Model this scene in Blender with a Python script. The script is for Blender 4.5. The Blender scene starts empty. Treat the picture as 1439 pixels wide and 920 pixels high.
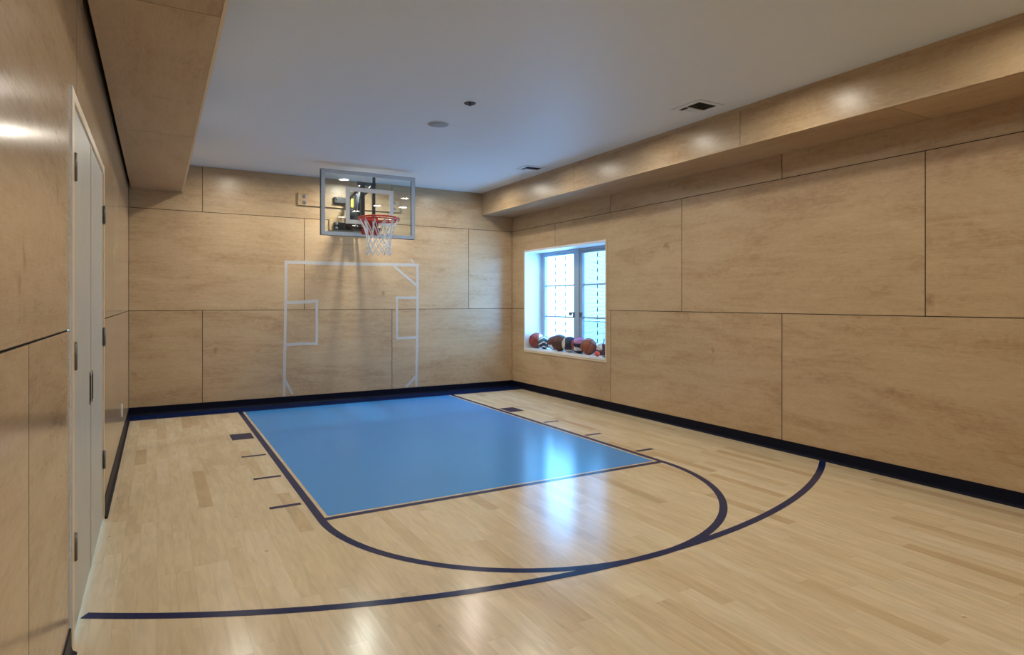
import bpy, bmesh, math, random
from mathutils import Vector, Matrix

random.seed(7)
scene = bpy.context.scene
PI = math.pi

# ------------------------------------------------------------------ camera
W_IMG, H_IMG = 1439, 920
cam_d = bpy.data.cameras.new('camera')
cam_d.sensor_fit = 'HORIZONTAL'
cam_d.sensor_width = 36.0
cam_d.lens = 871.4 / W_IMG * 36.0
cam_d.shift_y = -(460.0 - 423.7) / W_IMG
cam_d.clip_start = 0.02
cam = bpy.data.objects.new('camera', cam_d)
scene.collection.objects.link(cam)
cam.location = (0.0, 0.0, 1.35)
cam.rotation_euler = (PI / 2, 0.0, -0.520)
scene.camera = cam

# ------------------------------------------------------------------ colour management
scene.view_settings.view_transform = 'Standard'
scene.view_settings.look = 'None'
scene.view_settings.gamma = 1.0
scene.view_settings.use_curve_mapping = False
scene.view_settings.exposure = 0.12

# ------------------------------------------------------------------ world: pale blue overcast daylight
world = bpy.data.worlds.new('daylight')
scene.world = world
world.use_nodes = True
bg = world.node_tree.nodes['Background']
bg.inputs['Color'].default_value = (0.18, 0.50, 1.0, 1)
bg.inputs['Strength'].default_value = 16.0

# ------------------------------------------------------------------ lamps of the room: two rows of downlights and wall washers
LAMP_W = 8.0
LAMP_COL = (1.0, 0.935, 0.80)
LAMPS = []
for ly, k in ((7.72, 1.4), (6.15, 0.9), (4.6, 0.9), (3.05, 0.9), (1.5, 0.9), (-0.1, 0.9)):
    LAMPS.append((0.86, ly, k))
    LAMPS.append((3.80, ly, k * 0.9))
LAMPS.append((2.32, 7.92, 3.0))
for lx, ly in ((2.23, 6.59), (3.50, 5.53), (3.34, 4.56), (3.20, 3.73), (3.17, 2.79)):
    LAMPS.append((lx, ly, 0.35))
LAMPS.append((2.32, 0.3, 1.0))


def downlight(x, y, k):
    l = bpy.data.lights.new('downlight', 'AREA')
    l.shape = 'DISK'
    l.size = 0.09 if y > 7 else 0.14
    l.energy = LAMP_W * k
    l.color = LAMP_COL
    l.spread = math.radians(170)
    o = bpy.data.objects.new('downlight', l)
    scene.collection.objects.link(o)
    o.location = (x, y, 3.024)


for a in LAMPS:
    downlight(*a)

# daylight portal at the window (guides sky sampling only)
pl_ = bpy.data.lights.new('window_daylight_portal', 'AREA')
pl_.shape = 'RECTANGLE'
pl_.size = 2.0
pl_.size_y = 1.5
pl_.cycles.is_portal = True
po = bpy.data.objects.new('window_daylight_portal', pl_)
scene.collection.objects.link(po)
po.location = (5.36, 7.19, 1.36)
po.rotation_euler = (0, PI / 2, 0)      # -Z of the lamp looks to -X (into the room)

# ------------------------------------------------------------------ room numbers (metres)
XL, XR, YB, YF = -0.29, 4.914, 8.578, -1.9
ZC, ZS = 3.027, 2.685
MID, UP, BB = 1.242, 2.462, 0.10
SLX, SRX = 0.276, 4.373            # soffit faces
WY0, WY1, WZ0, WZ1 = 6.205, 8.178, 0.64, 2.105   # window opening
DY0, DY1, DZ = 2.905, 4.60, 2.185   # door opening incl. casing


# ================================================================== helpers
def new_mat(name):
    m = bpy.data.materials.new(name)
    m.use_nodes = True
    nt = m.node_tree
    b = nt.nodes['Principled BSDF']
    return m, nt, b


def simple(name, col, rough=0.5, metal=0.0, var=0.06, vscale=25.0, coat=0.0, spec=0.5, bump=0.0):
    m, nt, b = new_mat(name)
    N, L = nt.nodes, nt.links
    tc = N.new('ShaderNodeTexCoord')
    no = N.new('ShaderNodeTexNoise')
    no.inputs['Scale'].default_value = vscale
    no.inputs['Detail'].default_value = 4
    L.new(tc.outputs['Object'], no.inputs['Vector'])
    mr = N.new('ShaderNodeMapRange')
    mr.inputs['To Min'].default_value = 1 - var
    mr.inputs['To Max'].default_value = 1 + var
    L.new(no.outputs['Fac'], mr.inputs['Value'])
    mx = N.new('ShaderNodeMix')
    mx.data_type = 'RGBA'
    mx.blend_type = 'MULTIPLY'
    mx.inputs['Factor'].default_value = 1
    mx.inputs['A'].default_value = (*col, 1)
    L.new(mr.outputs['Result'], mx.inputs['B'])
    L.new(mx.outputs['Result'], b.inputs['Base Color'])
    b.inputs['Roughness'].default_value = rough
    b.inputs['Metallic'].default_value = metal
    b.inputs['Coat Weight'].default_value = coat
    b.inputs['Coat Roughness'].default_value = 0.1
    b.inputs['Specular IOR Level'].default_value = spec
    if bump:
        bp = N.new('ShaderNodeBump')
        bp.inputs['Strength'].default_value = bump
        bp.inputs['Distance'].default_value = 0.002
        L.new(no.outputs['Fac'], bp.inputs['Height'])
        L.new(bp.outputs['Normal'], b.inputs['Normal'])
    return m


def ramp(N, stops):
    r = N.new('ShaderNodeValToRGB')
    cr = r.color_ramp
    cr.elements[0].position, cr.elements[0].color = stops[0][0], (*stops[0][1], 1)
    cr.elements[1].position, cr.elements[1].color = stops[-1][0], (*stops[-1][1], 1)
    for p, c in stops[1:-1]:
        e = cr.elements.new(p)
        e.color = (*c, 1)
    return r


def plywood(name, gain=1.0, rough=0.32):
    """maple plywood: UV 'grain' runs along u, UV 'tint' carries a per-sheet number"""
    m, nt, b = new_mat(name)
    N, L = nt.nodes, nt.links
    uv = N.new('ShaderNodeUVMap')
    uv.uv_map = 'grain'
    tv = N.new('ShaderNodeUVMap')
    tv.uv_map = 'tint'

    def mapping(src, s):
        mp = N.new('ShaderNodeMapping')
        mp.inputs['Scale'].default_value = s
        L.new(src, mp.inputs['Vector'])
        return mp.outputs['Vector']

    def noise(s, detail, rough_, dist=0.0):
        n = N.new('ShaderNodeTexNoise')
        n.inputs['Scale'].default_value = 1
        n.inputs['Detail'].default_value = detail
        n.inputs['Roughness'].default_value = rough_
        n.inputs['Distortion'].default_value = dist
        L.new(mapping(uv.outputs['UV'], s), n.inputs['Vector'])
        return n.outputs['Fac']

    figure = noise((0.9, 3.2, 1), 6, 0.60, 1.2)
    band = noise((1.4, 26, 1), 4, 0.6, 0.6)
    fine = noise((9, 170, 1), 3, 0.6)
    cross = noise((9, 13, 1), 5, 0.68, 2.2)

    def madd(a, k, c):
        mm = N.new('ShaderNodeMath')
        mm.operation = 'MULTIPLY_ADD'
        L.new(a, mm.inputs[0])
        mm.inputs[1].default_value = k
        if isinstance(c, float):
            mm.inputs[2].default_value = c
        else:
            L.new(c, mm.inputs[2])
        return mm.outputs[0]

    s = madd(figure, 0.42, -0.035)
    s = madd(band, 0.17, s)
    s = madd(fine, 0.22, s)
    s = madd(cross, 0.24, s)
    rp = ramp(N, [(0.36, (0.400 * gain, 0.252 * gain, 0.136 * gain)),
                  (0.48, (0.520 * gain, 0.366 * gain, 0.212 * gain)),
                  (0.58, (0.580 * gain, 0.425 * gain, 0.258 * gain)),
                  (0.72, (0.65 * gain, 0.497 * gain, 0.322 * gain))])
    L.new(s, rp.inputs['Fac'])
    # small flecks and knots
    vo = N.new('ShaderNodeTexVoronoi')
    vo.inputs['Scale'].default_value = 1
    vo.inputs['Randomness'].default_value = 1
    no2 = N.new('ShaderNodeTexNoise')
    no2.inputs['Scale'].default_value = 7
    L.new(uv.outputs['UV'], no2.inputs['Vector'])
    va = N.new('ShaderNodeVectorMath')
    va.operation = 'MULTIPLY_ADD'
    L.new(no2.outputs['Color'], va.inputs[0])
    va.inputs[1].default_value = (0.16, 0.16, 0)
    L.new(uv.outputs['UV'], va.inputs[2])
    L.new(mapping(va.outputs[0], (2.3, 1.6, 1)), vo.inputs['Vector'])
    kr = N.new('ShaderNodeMapRange')
    kr.inputs['From Min'].default_value = 0.015
    kr.inputs['From Max'].default_value = 0.085
    kr.inputs['To Min'].default_value = 0.62
    kr.inputs['To Max'].default_value = 0.0
    L.new(vo.outputs['Distance'], kr.inputs['Value'])
    mk = N.new('ShaderNodeMix')
    mk.data_type = 'RGBA'
    mk.inputs['B'].default_value = (0.30 * gain, 0.155 * gain, 0.075 * gain, 1)
    L.new(kr.outputs['Result'], mk.inputs['Factor'])
    L.new(rp.outputs['Color'], mk.inputs['A'])
    # per sheet tint
    sep = N.new('ShaderNodeSeparateXYZ')
    L.new(tv.outputs['UV'], sep.inputs[0])
    mr = N.new('ShaderNodeMapRange')
    mr.inputs['To Min'].default_value = 0.90
    mr.inputs['To Max'].default_value = 1.08
    L.new(sep.outputs['X'], mr.inputs['Value'])
    mx = N.new('ShaderNodeMix')
    mx.data_type = 'RGBA'
    mx.blend_type = 'MULTIPLY'
    mx.inputs['Factor'].default_value = 1
    L.new(mk.outputs['Result'], mx.inputs['A'])
    L.new(mr.outputs['Result'], mx.inputs['B'])
    L.new(mx.outputs['Result'], b.inputs['Base Color'])
    b.inputs['Roughness'].default_value = rough
    b.inputs['Specular IOR Level'].default_value = 0.5
    bp = N.new('ShaderNodeBump')
    bp.inputs['Strength'].default_value = 0.03
    bp.inputs['Distance'].default_value = 0.002
    wav = noise((2.2, 2.6, 1), 2, 0.4)
    L.new(madd(wav, 4.0, fine), bp.inputs['Height'])
    L.new(bp.outputs['Normal'], b.inputs['Normal'])
    return m


def floor_material():
    """strip maple: boards run along Y, 57 mm wide, random lengths and tones, satin lacquer"""
    m, nt, b = new_mat('maple_strip_floor')
    N, L = nt.nodes, nt.links
    tc = N.new('ShaderNodeTexCoord')
    sp = N.new('ShaderNodeSeparateXYZ')
    L.new(tc.outputs['Object'], sp.inputs[0])

    def M(op, a, c=None, d=None):
        mm = N.new('ShaderNodeMath')
        mm.operation = op
        for i, v in enumerate((a, c, d)):
            if v is None:
                continue
            if isinstance(v, (int, float)):
                mm.inputs[i].default_value = v
            else:
                L.new(v, mm.inputs[i])
        return mm.outputs[0]

    wx = M('DIVIDE', sp.outputs['X'], 0.081)
    col = M('FLOOR', wx)
    fx = M('FRACT', wx)
    wn = N.new('ShaderNodeTexWhiteNoise')
    wn.noise_dimensions = '1D'
    L.new(col, wn.inputs['W'])
    ln = M('MULTIPLY_ADD', wn.outputs['Value'], 0.55, 0.55)
    wn2 = N.new('ShaderNodeTexWhiteNoise')
    wn2.noise_dimensions = '1D'
    L.new(M('ADD', col, 137.3), wn2.inputs['W'])
    off = M('MULTIPLY', wn2.outputs['Value'], 7.0)
    wy = M('DIVIDE', M('ADD', sp.outputs['Y'], off), ln)
    row = M('FLOOR', wy)
    fy = M('FRACT', wy)
    cb = N.new('ShaderNodeCombineXYZ')
    L.new(col, cb.inputs[0])
    L.new(row, cb.inputs[1])
    idn = N.new('ShaderNodeTexWhiteNoise')
    idn.noise_dimensions = '2D'
    L.new(cb.outputs[0], idn.inputs['Vector'])
    rp = ramp(N, [(0.0, (0.59, 0.432, 0.255)), (0.07, (0.655, 0.505, 0.312)), (0.25, (0.71, 0.567, 0.363)),
                  (0.75, (0.735, 0.597, 0.393)), (1.0, (0.775, 0.645, 0.445))])
    L.new(idn.outputs['Value'], rp.inputs['Fac'])
    # grain inside each board
    sc = N.new('ShaderNodeVectorMath')
    sc.operation = 'MULTIPLY_ADD'
    L.new(tc.outputs['Object'], sc.inputs[0])
    sc.inputs[1].default_value = (30, 4.0, 1)
    va = N.new('ShaderNodeVectorMath')
    va.operation = 'SCALE'
    va.inputs['Scale'].default_value = 13.0
    L.new(idn.outputs['Color'], va.inputs[0])
    L.new(va.outputs[0], sc.inputs[2])
    g = N.new('ShaderNodeTexNoise')
    g.inputs['Scale'].default_value = 1
    g.inputs['Detail'].default_value = 5
    g.inputs['Distortion'].default_value = 0.8
    L.new(sc.outputs[0], g.inputs['Vector'])
    gr = N.new('ShaderNodeMapRange')
    gr.inputs['From Min'].default_value = 0.25
    gr.inputs['From Max'].default_value = 0.75
    gr.inputs['To Min'].default_value = 0.84
    gr.inputs['To Max'].default_value = 1.08
    L.new(g.outputs['Fac'], gr.inputs['Value'])
    # fine joints
    ex = M('MINIMUM', fx, M('SUBTRACT', 1.0, fx))
    ey = M('MULTIPLY', M('MINIMUM', fy, M('SUBTRACT', 1.0, fy)), M('DIVIDE', ln, 0.081))
    ed = M('MINIMUM', ex, ey)
    er = N.new('ShaderNodeMapRange')
    er.inputs['From Min'].default_value = 0.004
    er.inputs['From Max'].default_value = 0.022
    er.inputs['To Min'].default_value = 0.87
    er.inputs['To Max'].default_value = 1.0
    L.new(ed, er.inputs['Value'])
    mult = M('MULTIPLY', gr.outputs['Result'], er.outputs['Result'])
    mx = N.new('ShaderNodeMix')
    mx.data_type = 'RGBA'
    mx.blend_type = 'MULTIPLY'
    mx.inputs['Factor'].default_value = 1
    L.new(rp.outputs['Color'], mx.inputs['A'])
    L.new(mult, mx.inputs['B'])
    # rare mineral specks
    vo = N.new('ShaderNodeTexVoronoi')
    vo.inputs['Scale'].default_value = 2.6
    L.new(tc.outputs['Object'], vo.inputs['Vector'])
    kr = N.new('ShaderNodeMapRange')
    kr.inputs['From Min'].default_value = 0.012
    kr.inputs['From Max'].default_value = 0.035
    kr.inputs['To Min'].default_value = 0.6
    kr.inputs['To Max'].default_value = 0.0
    L.new(vo.outputs['Distance'], kr.inputs['Value'])
    mk = N.new('ShaderNodeMix')
    mk.data_type = 'RGBA'
    mk.inputs['B'].default_value = (0.28, 0.15, 0.07, 1)
    L.new(kr.outputs['Result'], mk.inputs['Factor'])
    L.new(mx.outputs['Result'], mk.inputs['A'])
    L.new(mk.outputs['Result'], b.inputs['Base Color'])
    lacquer(nt, b, tc)
    return m


def lacquer(nt, b, tc):
    N, L = nt.nodes, nt.links
    b.inputs['Roughness'].default_value = 0.20
    b.inputs['Specular IOR Level'].default_value = 0.55
    n = N.new('ShaderNodeTexNoise')
    n.inputs['Scale'].default_value = 3.5
    n.inputs['Detail'].default_value = 3
    mp = N.new('ShaderNodeMapping')
    mp.inputs['Scale'].default_value = (5, 1, 1)
    L.new(tc.outputs['Object'], mp.inputs['Vector'])
    L.new(mp.outputs['Vector'], n.inputs['Vector'])
    bp = N.new('ShaderNodeBump')
    bp.inputs['Strength'].default_value = 0.05
    bp.inputs['Distance'].default_value = 0.004
    L.new(n.outputs['Fac'], bp.inputs['Height'])
    L.new(bp.outputs['Normal'], b.inputs['Normal'])


def court_paint(name, col, var=0.04, spec=0.5):
    m, nt, b = new_mat(name)
    N, L = nt.nodes, nt.links
    tc = N.new('ShaderNodeTexCoord')
    mp = N.new('ShaderNodeMapping')
    mp.inputs['Scale'].default_value = (16, 1.2, 1)
    L.new(tc.outputs['Object'], mp.inputs['Vector'])
    no = N.new('ShaderNodeTexNoise')
    no.inputs['Scale'].default_value = 1
    no.inputs['Detail'].default_value = 4
    L.new(mp.outputs['Vector'], no.inputs['Vector'])
    mr = N.new('ShaderNodeMapRange')
    mr.inputs['To Min'].default_value = 1 - var
    mr.inputs['To Max'].default_value = 1 + var
    L.new(no.outputs['Fac'], mr.inputs['Value'])
    mx = N.new('ShaderNodeMix')
    mx.data_type = 'RGBA'
    mx.blend_type = 'MULTIPLY'
    mx.inputs['Factor'].default_value = 1
    mx.inputs['A'].default_value = (*col, 1)
    L.new(mr.outputs['Result'], mx.inputs['B'])
    L.new(mx.outputs['Result'], b.inputs['Base Color'])
    lacquer(nt, b, tc)
    b.inputs['Specular IOR Level'].default_value = spec
    return m


def thin_glass(name, tint=(0.93, 0.97, 0.98), refl=1.0):
    m = bpy.data.materials.new(name)
    m.use_nodes = True
    N, L = m.node_tree.nodes, m.node_tree.links
    for n in list(N):
        if n.type != 'OUTPUT_MATERIAL':
            N.remove(n)
    out = [n for n in N if n.type == 'OUTPUT_MATERIAL'][0]
    tr = N.new('ShaderNodeBsdfTransparent')
    tr.inputs['Color'].default_value = (*tint, 1)
    gl = N.new('ShaderNodeBsdfGlossy')
    gl.inputs['Roughness'].default_value = 0.0
    ge = N.new('ShaderNodeNewGeometry')
    dt = N.new('ShaderNodeVectorMath')
    dt.operation = 'DOT_PRODUCT'
    L.new(ge.outputs['Incoming'], dt.inputs[0])
    L.new(ge.outputs['Normal'], dt.inputs[1])

    def M(op, x, y=None, z=None):
        q = N.new('ShaderNodeMath')
        q.operation = op
        for i, v in enumerate((x, y, z)):
            if v is None:
                continue
            if isinstance(v, (int, float)):
                q.inputs[i].default_value = v
            else:
                L.new(v, q.inputs[i])
        return q.outputs[0]
    c1 = M('SUBTRACT', 1.0, M('ABSOLUTE', dt.outputs['Value']))
    mm = M('MULTIPLY', M('MULTIPLY_ADD', M('POWER', c1, 5.0), 0.96, 0.04), refl)
    mx = N.new('ShaderNodeMixShader')
    L.new(mm, mx.inputs['Fac'])
    L.new(tr.outputs[0], mx.inputs[1])
    L.new(gl.outputs[0], mx.inputs[2])
    L.new(mx.outputs[0], out.inputs['Surface'])
    return m


class MB:
    """collects shapes and links them as ONE mesh object"""

    def __init__(self):
        self.v, self.f, self.mi, self.uv, self.tint, self.sm = [], [], [], [], [], []

    def face(self, pts, mi=0, uv=None, tint=0.5, smooth=False):
        i = len(self.v)
        self.v += [tuple(p) for p in pts]
        self.f.append(tuple(range(i, i + len(pts))))
        self.mi.append(mi)
        self.uv.append(uv if uv else [(p[0] + p[1], p[2]) for p in pts])
        self.tint.append(tint)
        self.sm.append(smooth)

    def box(self, a, b, mi=0, bev=0.0, uvf=None, tint=0.5):
        x0, y0, z0 = (min(a[i], b[i]) for i in range(3))
        x1, y1, z1 = (max(a[i], b[i]) for i in range(3))
        if bev <= 0:
            P = lambda i, j, k: ((x0, x1)[i], (y0, y1)[j], (z0, z1)[k])
            for q in (((0, 0, 0), (0, 1, 0), (1, 1, 0), (1, 0, 0)), ((0, 0, 1), (1, 0, 1), (1, 1, 1), (0, 1, 1)),
                      ((0, 0, 0), (1, 0, 0), (1, 0, 1), (0, 0, 1)), ((0, 1, 0), (0, 1, 1), (1, 1, 1), (1, 1, 0)),
                      ((0, 0, 0), (0, 0, 1), (0, 1, 1), (0, 1, 0)), ((1, 0, 0), (1, 1, 0), (1, 1, 1), (1, 0, 1))):
                pts = [P(*c) for c in q]
                self.face(pts, mi, [uvf(p) for p in pts] if uvf else None, tint)
            return
        bm = bmesh.new()
        bmesh.ops.create_cube(bm, size=1)
        for v in bm.verts:
            v.co = Vector(((x0 + x1) / 2 + v.co.x * (x1 - x0), (y0 + y1) / 2 + v.co.y * (y1 - y0),
                           (z0 + z1) / 2 + v.co.z * (z1 - z0)))
        bmesh.ops.bevel(bm, geom=list(bm.edges), offset=bev, segments=2, profile=0.5, affect='EDGES')
        self.add_bm(bm, mi, uvf, tint)

    def add_bm(self, bm, mi=0, uvf=None, tint=0.5, smooth=False, mat=None, mif=None):
        if mat is not None:
            bm.transform(mat)
        for f in bm.faces:
            pts = [tuple(v.co) for v in f.verts]
            k = mif(f) if mif else mi
            self.face(pts, k, [uvf(p) for p in pts] if uvf else None, tint, smooth)
        bm.free()

    def tube(self, pts, r, n=8, mi=0, closed=False, rads=None):
        pts = [Vector(p) for p in pts]
        m = len(pts)
        rings = []
        up = None
        for i, p in enumerate(pts):
            if closed:
                t = pts[(i + 1) % m] - pts[i - 1]
            else:
                t = pts[min(i + 1, m - 1)] - pts[max(i - 1, 0)]
            t.normalize()
            if up is None:
                up = t.orthogonal().normalized()
            up = (up - t * up.dot(t))
            up = up.normalized() if up.length > 1e-6 else t.orthogonal().normalized()
            s = t.cross(up)
            rr = rads[i] if rads else r
            rings.append([p + (up * math.cos(2 * PI * k / n) + s * math.sin(2 * PI * k / n)) * rr for k in range(n)])
        for i in range(m if closed else m - 1):
            A, B = rings[i], rings[(i + 1) % m]
            sh = 0
            if closed and i == m - 1:
                sh = min(range(n), key=lambda q: (A[0] - B[q]).length)
            for k in range(n):
                self.face([A[k], A[(k + 1) % n], B[(k + 1 + sh) % n], B[(k + sh) % n]], mi, smooth=True)
        if not closed:
            self.face(rings[0][::-1], mi)
            self.face(rings[-1], mi)

    def cyl(self, a, b, r, n=24, mi=0, r2=None):
        a, b = Vector(a), Vector(b)
        self.tube([a, b], r, n, mi, rads=[r, r if r2 is None else r2])

    def lathe(self, prof, c, axis='Z', n=32, mi=0, smooth=True):
        """prof: (radius, height) list"""
        def P(r, h, k):
            ca, sa = math.cos(2 * PI * k / n), math.sin(2 * PI * k / n)
            if axis == 'Z':
                return (c[0] + r * ca, c[1] + r * sa, c[2] + h)
            if axis == 'Y':
                return (c[0] + r * ca, c[1] + h, c[2] + r * sa)
            return (c[0] + h, c[1] + r * ca, c[2] + r * sa)
        for (r0, h0), (r1, h1) in zip(prof[:-1], prof[1:]):
            for k in range(n):
                q = [P(r0, h0, k), P(r0, h0, k + 1), P(r1, h1, k + 1), P(r1, h1, k)]
                if r0 < 1e-6:
                    q = [q[0], q[2], q[3]]
                elif r1 < 1e-6:
                    q = [q[0], q[1], q[2]]
                self.face(q, mi, smooth=smooth)

    def build(self, name, mats, parent=None, origin=(0, 0, 0), merge=True):
        mats = mats if isinstance(mats, (list, tuple)) else [mats]
        o0 = Vector(origin)
        me = bpy.data.meshes.new(name)
        me.from_pydata([tuple(Vector(p) - o0) for p in self.v], [], self.f)
        for m in mats:
            me.materials.append(m)
        u1 = me.uv_layers.new(name='grain')
        u2 = me.uv_layers.new(name='tint')
        for p in me.polygons:
            p.material_index = self.mi[p.index]
            p.use_smooth = self.sm[p.index]
            for j, li in enumerate(p.loop_indices):
                u1.data[li].uv = self.uv[p.index][j]
                u2.data[li].uv = (self.tint[p.index], 0.5)
        if merge:
            bm = bmesh.new()
            bm.from_mesh(me)
            bmesh.ops.remove_doubles(bm, verts=bm.verts, dist=1e-5)
            bmesh.ops.recalc_face_normals(bm, faces=bm.faces)
            bm.to_mesh(me)
            bm.free()
        me.update()
        o = bpy.data.objects.new(name, me)
        scene.collection.objects.link(o)
        o.location = o0
        if parent is not None:
            o.parent = parent
            o.location = o0 - world_loc(parent)
        return o


def world_loc(o):
    v = Vector(o.location)
    while o.parent is not None:
        o = o.parent
        v += Vector(o.location)
    return v


def empty(name, loc):
    o = bpy.data.objects.new(name, None)
    o.empty_display_size = 0.05
    scene.collection.objects.link(o)
    o.location = loc
    return o


def tag(o, label=None, cat=None, group=None, kind=None):
    if label:
        o['label'] = label
    if cat:
        o['category'] = cat
    if group:
        o['group'] = group
    if kind:
        o['kind'] = kind
    return o


# ================================================================== materials
PLY = plywood('maple_plywood')
PLYG = plywood('maple_plywood_gloss', 1.0, 0.17)
GROOVE = simple('groove_shadow_brown', (0.045, 0.026, 0.014), 0.8)
EDGE = simple('pale_maple_edge', (0.76, 0.61, 0.40), 0.35, var=0.10)
CEIL = simple('ceiling_white_paint', (0.75, 0.80, 0.81), 0.55, var=0.015, vscale=6, spec=0.4)
FLOOR = floor_material()
BLUE = court_paint('court_blue_paint', (0.036, 0.290, 0.74), 0.04, 0.42)
NAVY = court_paint('court_navy_paint', (0.007, 0.018, 0.085), 0.10, 0.14)
RUBBER = simple('black_rubber_base', (0.0035, 0.005, 0.015), 0.45, spec=0.12)
DOORW = simple('pale_washed_door', (0.52, 0.50, 0.425), 0.38, var=0.10, vscale=9)
STEEL = simple('dull_steel', (0.17, 0.16, 0.14), 0.42, 0.6)
BRONZE = simple('dark_bronze', (0.07, 0.045, 0.03), 0.5, 0.3)
WHITE = simple('white_plaster', (0.80, 0.81, 0.82), 0.5, var=0.02)
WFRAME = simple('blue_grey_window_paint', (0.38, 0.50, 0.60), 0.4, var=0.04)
BLACK = simple('black_steel', (0.012, 0.013, 0.015), 0.38, spec=0.5)
DGREY = simple('charcoal_steel', (0.030, 0.036, 0.042), 0.4)
ALU = simple('brushed_aluminium_border', (0.60, 0.70, 0.79), 0.34, 0.0, var=0.03)
YELLOW = simple('yellow_sticker', (0.50, 0.42, 0.05), 0.5)
GREYP = simple('grey_metal_cylinder', (0.42, 0.44, 0.46), 0.28, 0.8)
RED = simple('orange_red_rim_paint', (0.50, 0.030, 0.018), 0.32, spec=0.5)
NETM = simple('white_nylon_net', (0.78, 0.80, 0.82), 0.7)
TAPE = simple('white_masking_tape', (0.54, 0.525, 0.50), 0.55, var=0.10, vscale=30)
SQW = simple('white_target_paint', (0.84, 0.89, 0.89), 0.45, var=0.02)
GLASS = thin_glass('backboard_glass', (0.90, 0.94, 0.95), 1.0)
PANE = thin_glass('window_pane_glass', (0.97, 0.985, 0.99), 1.0)
GRILLE = simple('grey_speaker_grille', (0.40, 0.41, 0.42), 0.6, var=0.08, vscale=300)
STONE = simple('pale_stone_outside', (0.78, 0.80, 0.82), 0.8, var=0.06, vscale=5)


# ================================================================== sheet-clad surfaces
GAP = 0.0065


def cut(rect, holes):
    """rect minus holes, as rectangles"""
    out = [rect]
    for h in holes:
        nxt = []
        for (a, b, c, d) in out:
            if h[1] <= a or h[0] >= b or h[3] <= c or h[2] >= d:
                nxt.append((a, b, c, d))
                continue
            if a < h[0]:
                nxt.append((a, h[0], c, d))
            if h[1] < b:
                nxt.append((h[1], b, c, d))
            m0, m1 = max(a, h[0]), min(b, h[1])
            if c < h[2]:
                nxt.append((m0, m1, c, h[2]))
            if h[3] < d:
                nxt.append((m0, m1, h[3], d))
        out = nxt
    return out


def clad(mb, P, full, sheets, holes=(), depth=0.008, vertical_grain=False, gap=GAP):
    """P(u, v, w) maps sheet coordinates to the world, w = depth behind the finished face"""
    for (a, b, c, d, *tt) in sheets:
        ou, ov, t = random.uniform(0, 40), random.uniform(0, 40), random.random()
        if tt:
            t = 0.25 * t + tt[0]
        r = (a + gap / 2, b - gap / 2, c + gap / 2, d - gap / 2)
        if vertical_grain:
            uvf = lambda q: (q[1] + ou, q[0] + ov)
        else:
            uvf = lambda q: (q[0] + ou, q[1] + ov)
        for (e, f, g, h) in cut(r, holes):
            quad = [(e, g), (f, g), (f, h), (e, h)]
            mb.face([P(u, v, 0) for u, v in quad], 0, [uvf(q) for q in quad], t)
        # edges of the sheet down into the groove, left out across an opening
        for (u0, v0), (u1, v1) in (((r[0], r[2]), (r[1], r[2])), ((r[1], r[2]), (r[1], r[3])),
                                   ((r[1], r[3]), (r[0], r[3])), ((r[0], r[3]), (r[0], r[2]))):
            ua, ub, va_, vb = min(u0, u1), max(u0, u1), min(v0, v1), max(v0, v1)
            eps = 1e-4
            for (e, f, g, h) in cut((ua - eps, ub + eps, va_ - eps, vb + eps), holes):
                if f - e < 3 * eps and h - g < 3 * eps:
                    continue
                if ub - ua < eps:
                    mb.face([P(ua, g, 0), P(ua, h, 0), P(ua, h, depth), P(ua, g, depth)], 1)
                else:
                    mb.face([P(e, va_, 0), P(f, va_, 0), P(f, va_, depth), P(e, va_, depth)], 1)
    for (e, f, g, h) in cut(full, holes):
        mb.face([P(e, g, depth), P(f, g, depth), P(f, h, depth), P(e, h, depth)], 1)


def rows(u0, u1, bands):
    """bands: (v0, v1, [seam positions])"""
    out = []
    for v0, v1, seams, *tt in bands:
        xs = [u0] + [s for s in sorted(seams) if u0 < s < u1] + [u1]
        for a, b in zip(xs[:-1], xs[1:]):
            out.append((a, b, v0, v1, *tt))
    return out


# ---- floor
mb = MB()
mb.face([(XL - 0.05, YF, 0), (XR + 0.05, YF, 0), (XR + 0.05, YB + 0.05, 0), (XL - 0.05, YB + 0.05, 0)])
mb.face([(XL - 0.05, YF, -0.06), (XL - 0.05, YB + 0.05, -0.06), (XR + 0.05, YB + 0.05, -0.06), (XR + 0.05, YF, -0.06)])
floor = tag(mb.build('floor', FLOOR), 'glossy maple strip floor of the indoor half court', 'floor', kind='structure')

# court markings are painted on the floor: parts of it
KX0, KX1, CY, CX = 0.858, 3.730, 3.900, 2.294
LW = 0.051
E1, E2 = 0.0006, 0.0009


def slab(mb, x0, x1, y0, y1, z):
    mb.face([(x0, y0, z), (x1, y0, z), (x1, y1, z), (x0, y1, z)])


def paint(name, mat, label, fn):
    m_ = MB()
    fn(m_)
    o = m_.build(name, mat, floor)
    o['label'] = label
    return o


def arc(mb, cx, cy, r0, r1, a0, a1, z, n=128):
    for k in range(n):
        t0, t1 = a0 + (a1 - a0) * k / n, a0 + (a1 - a0) * (k + 1) / n
        mb.face([(cx + r0 * math.cos(t0), cy + r0 * math.sin(t0), z), (cx + r1 * math.cos(t0), cy + r1 * math.sin(t0), z),
                 (cx + r1 * math.cos(t1), cy + r1 * math.sin(t1), z), (cx + r0 * math.cos(t1), cy + r0 * math.sin(t1), z)])


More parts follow.
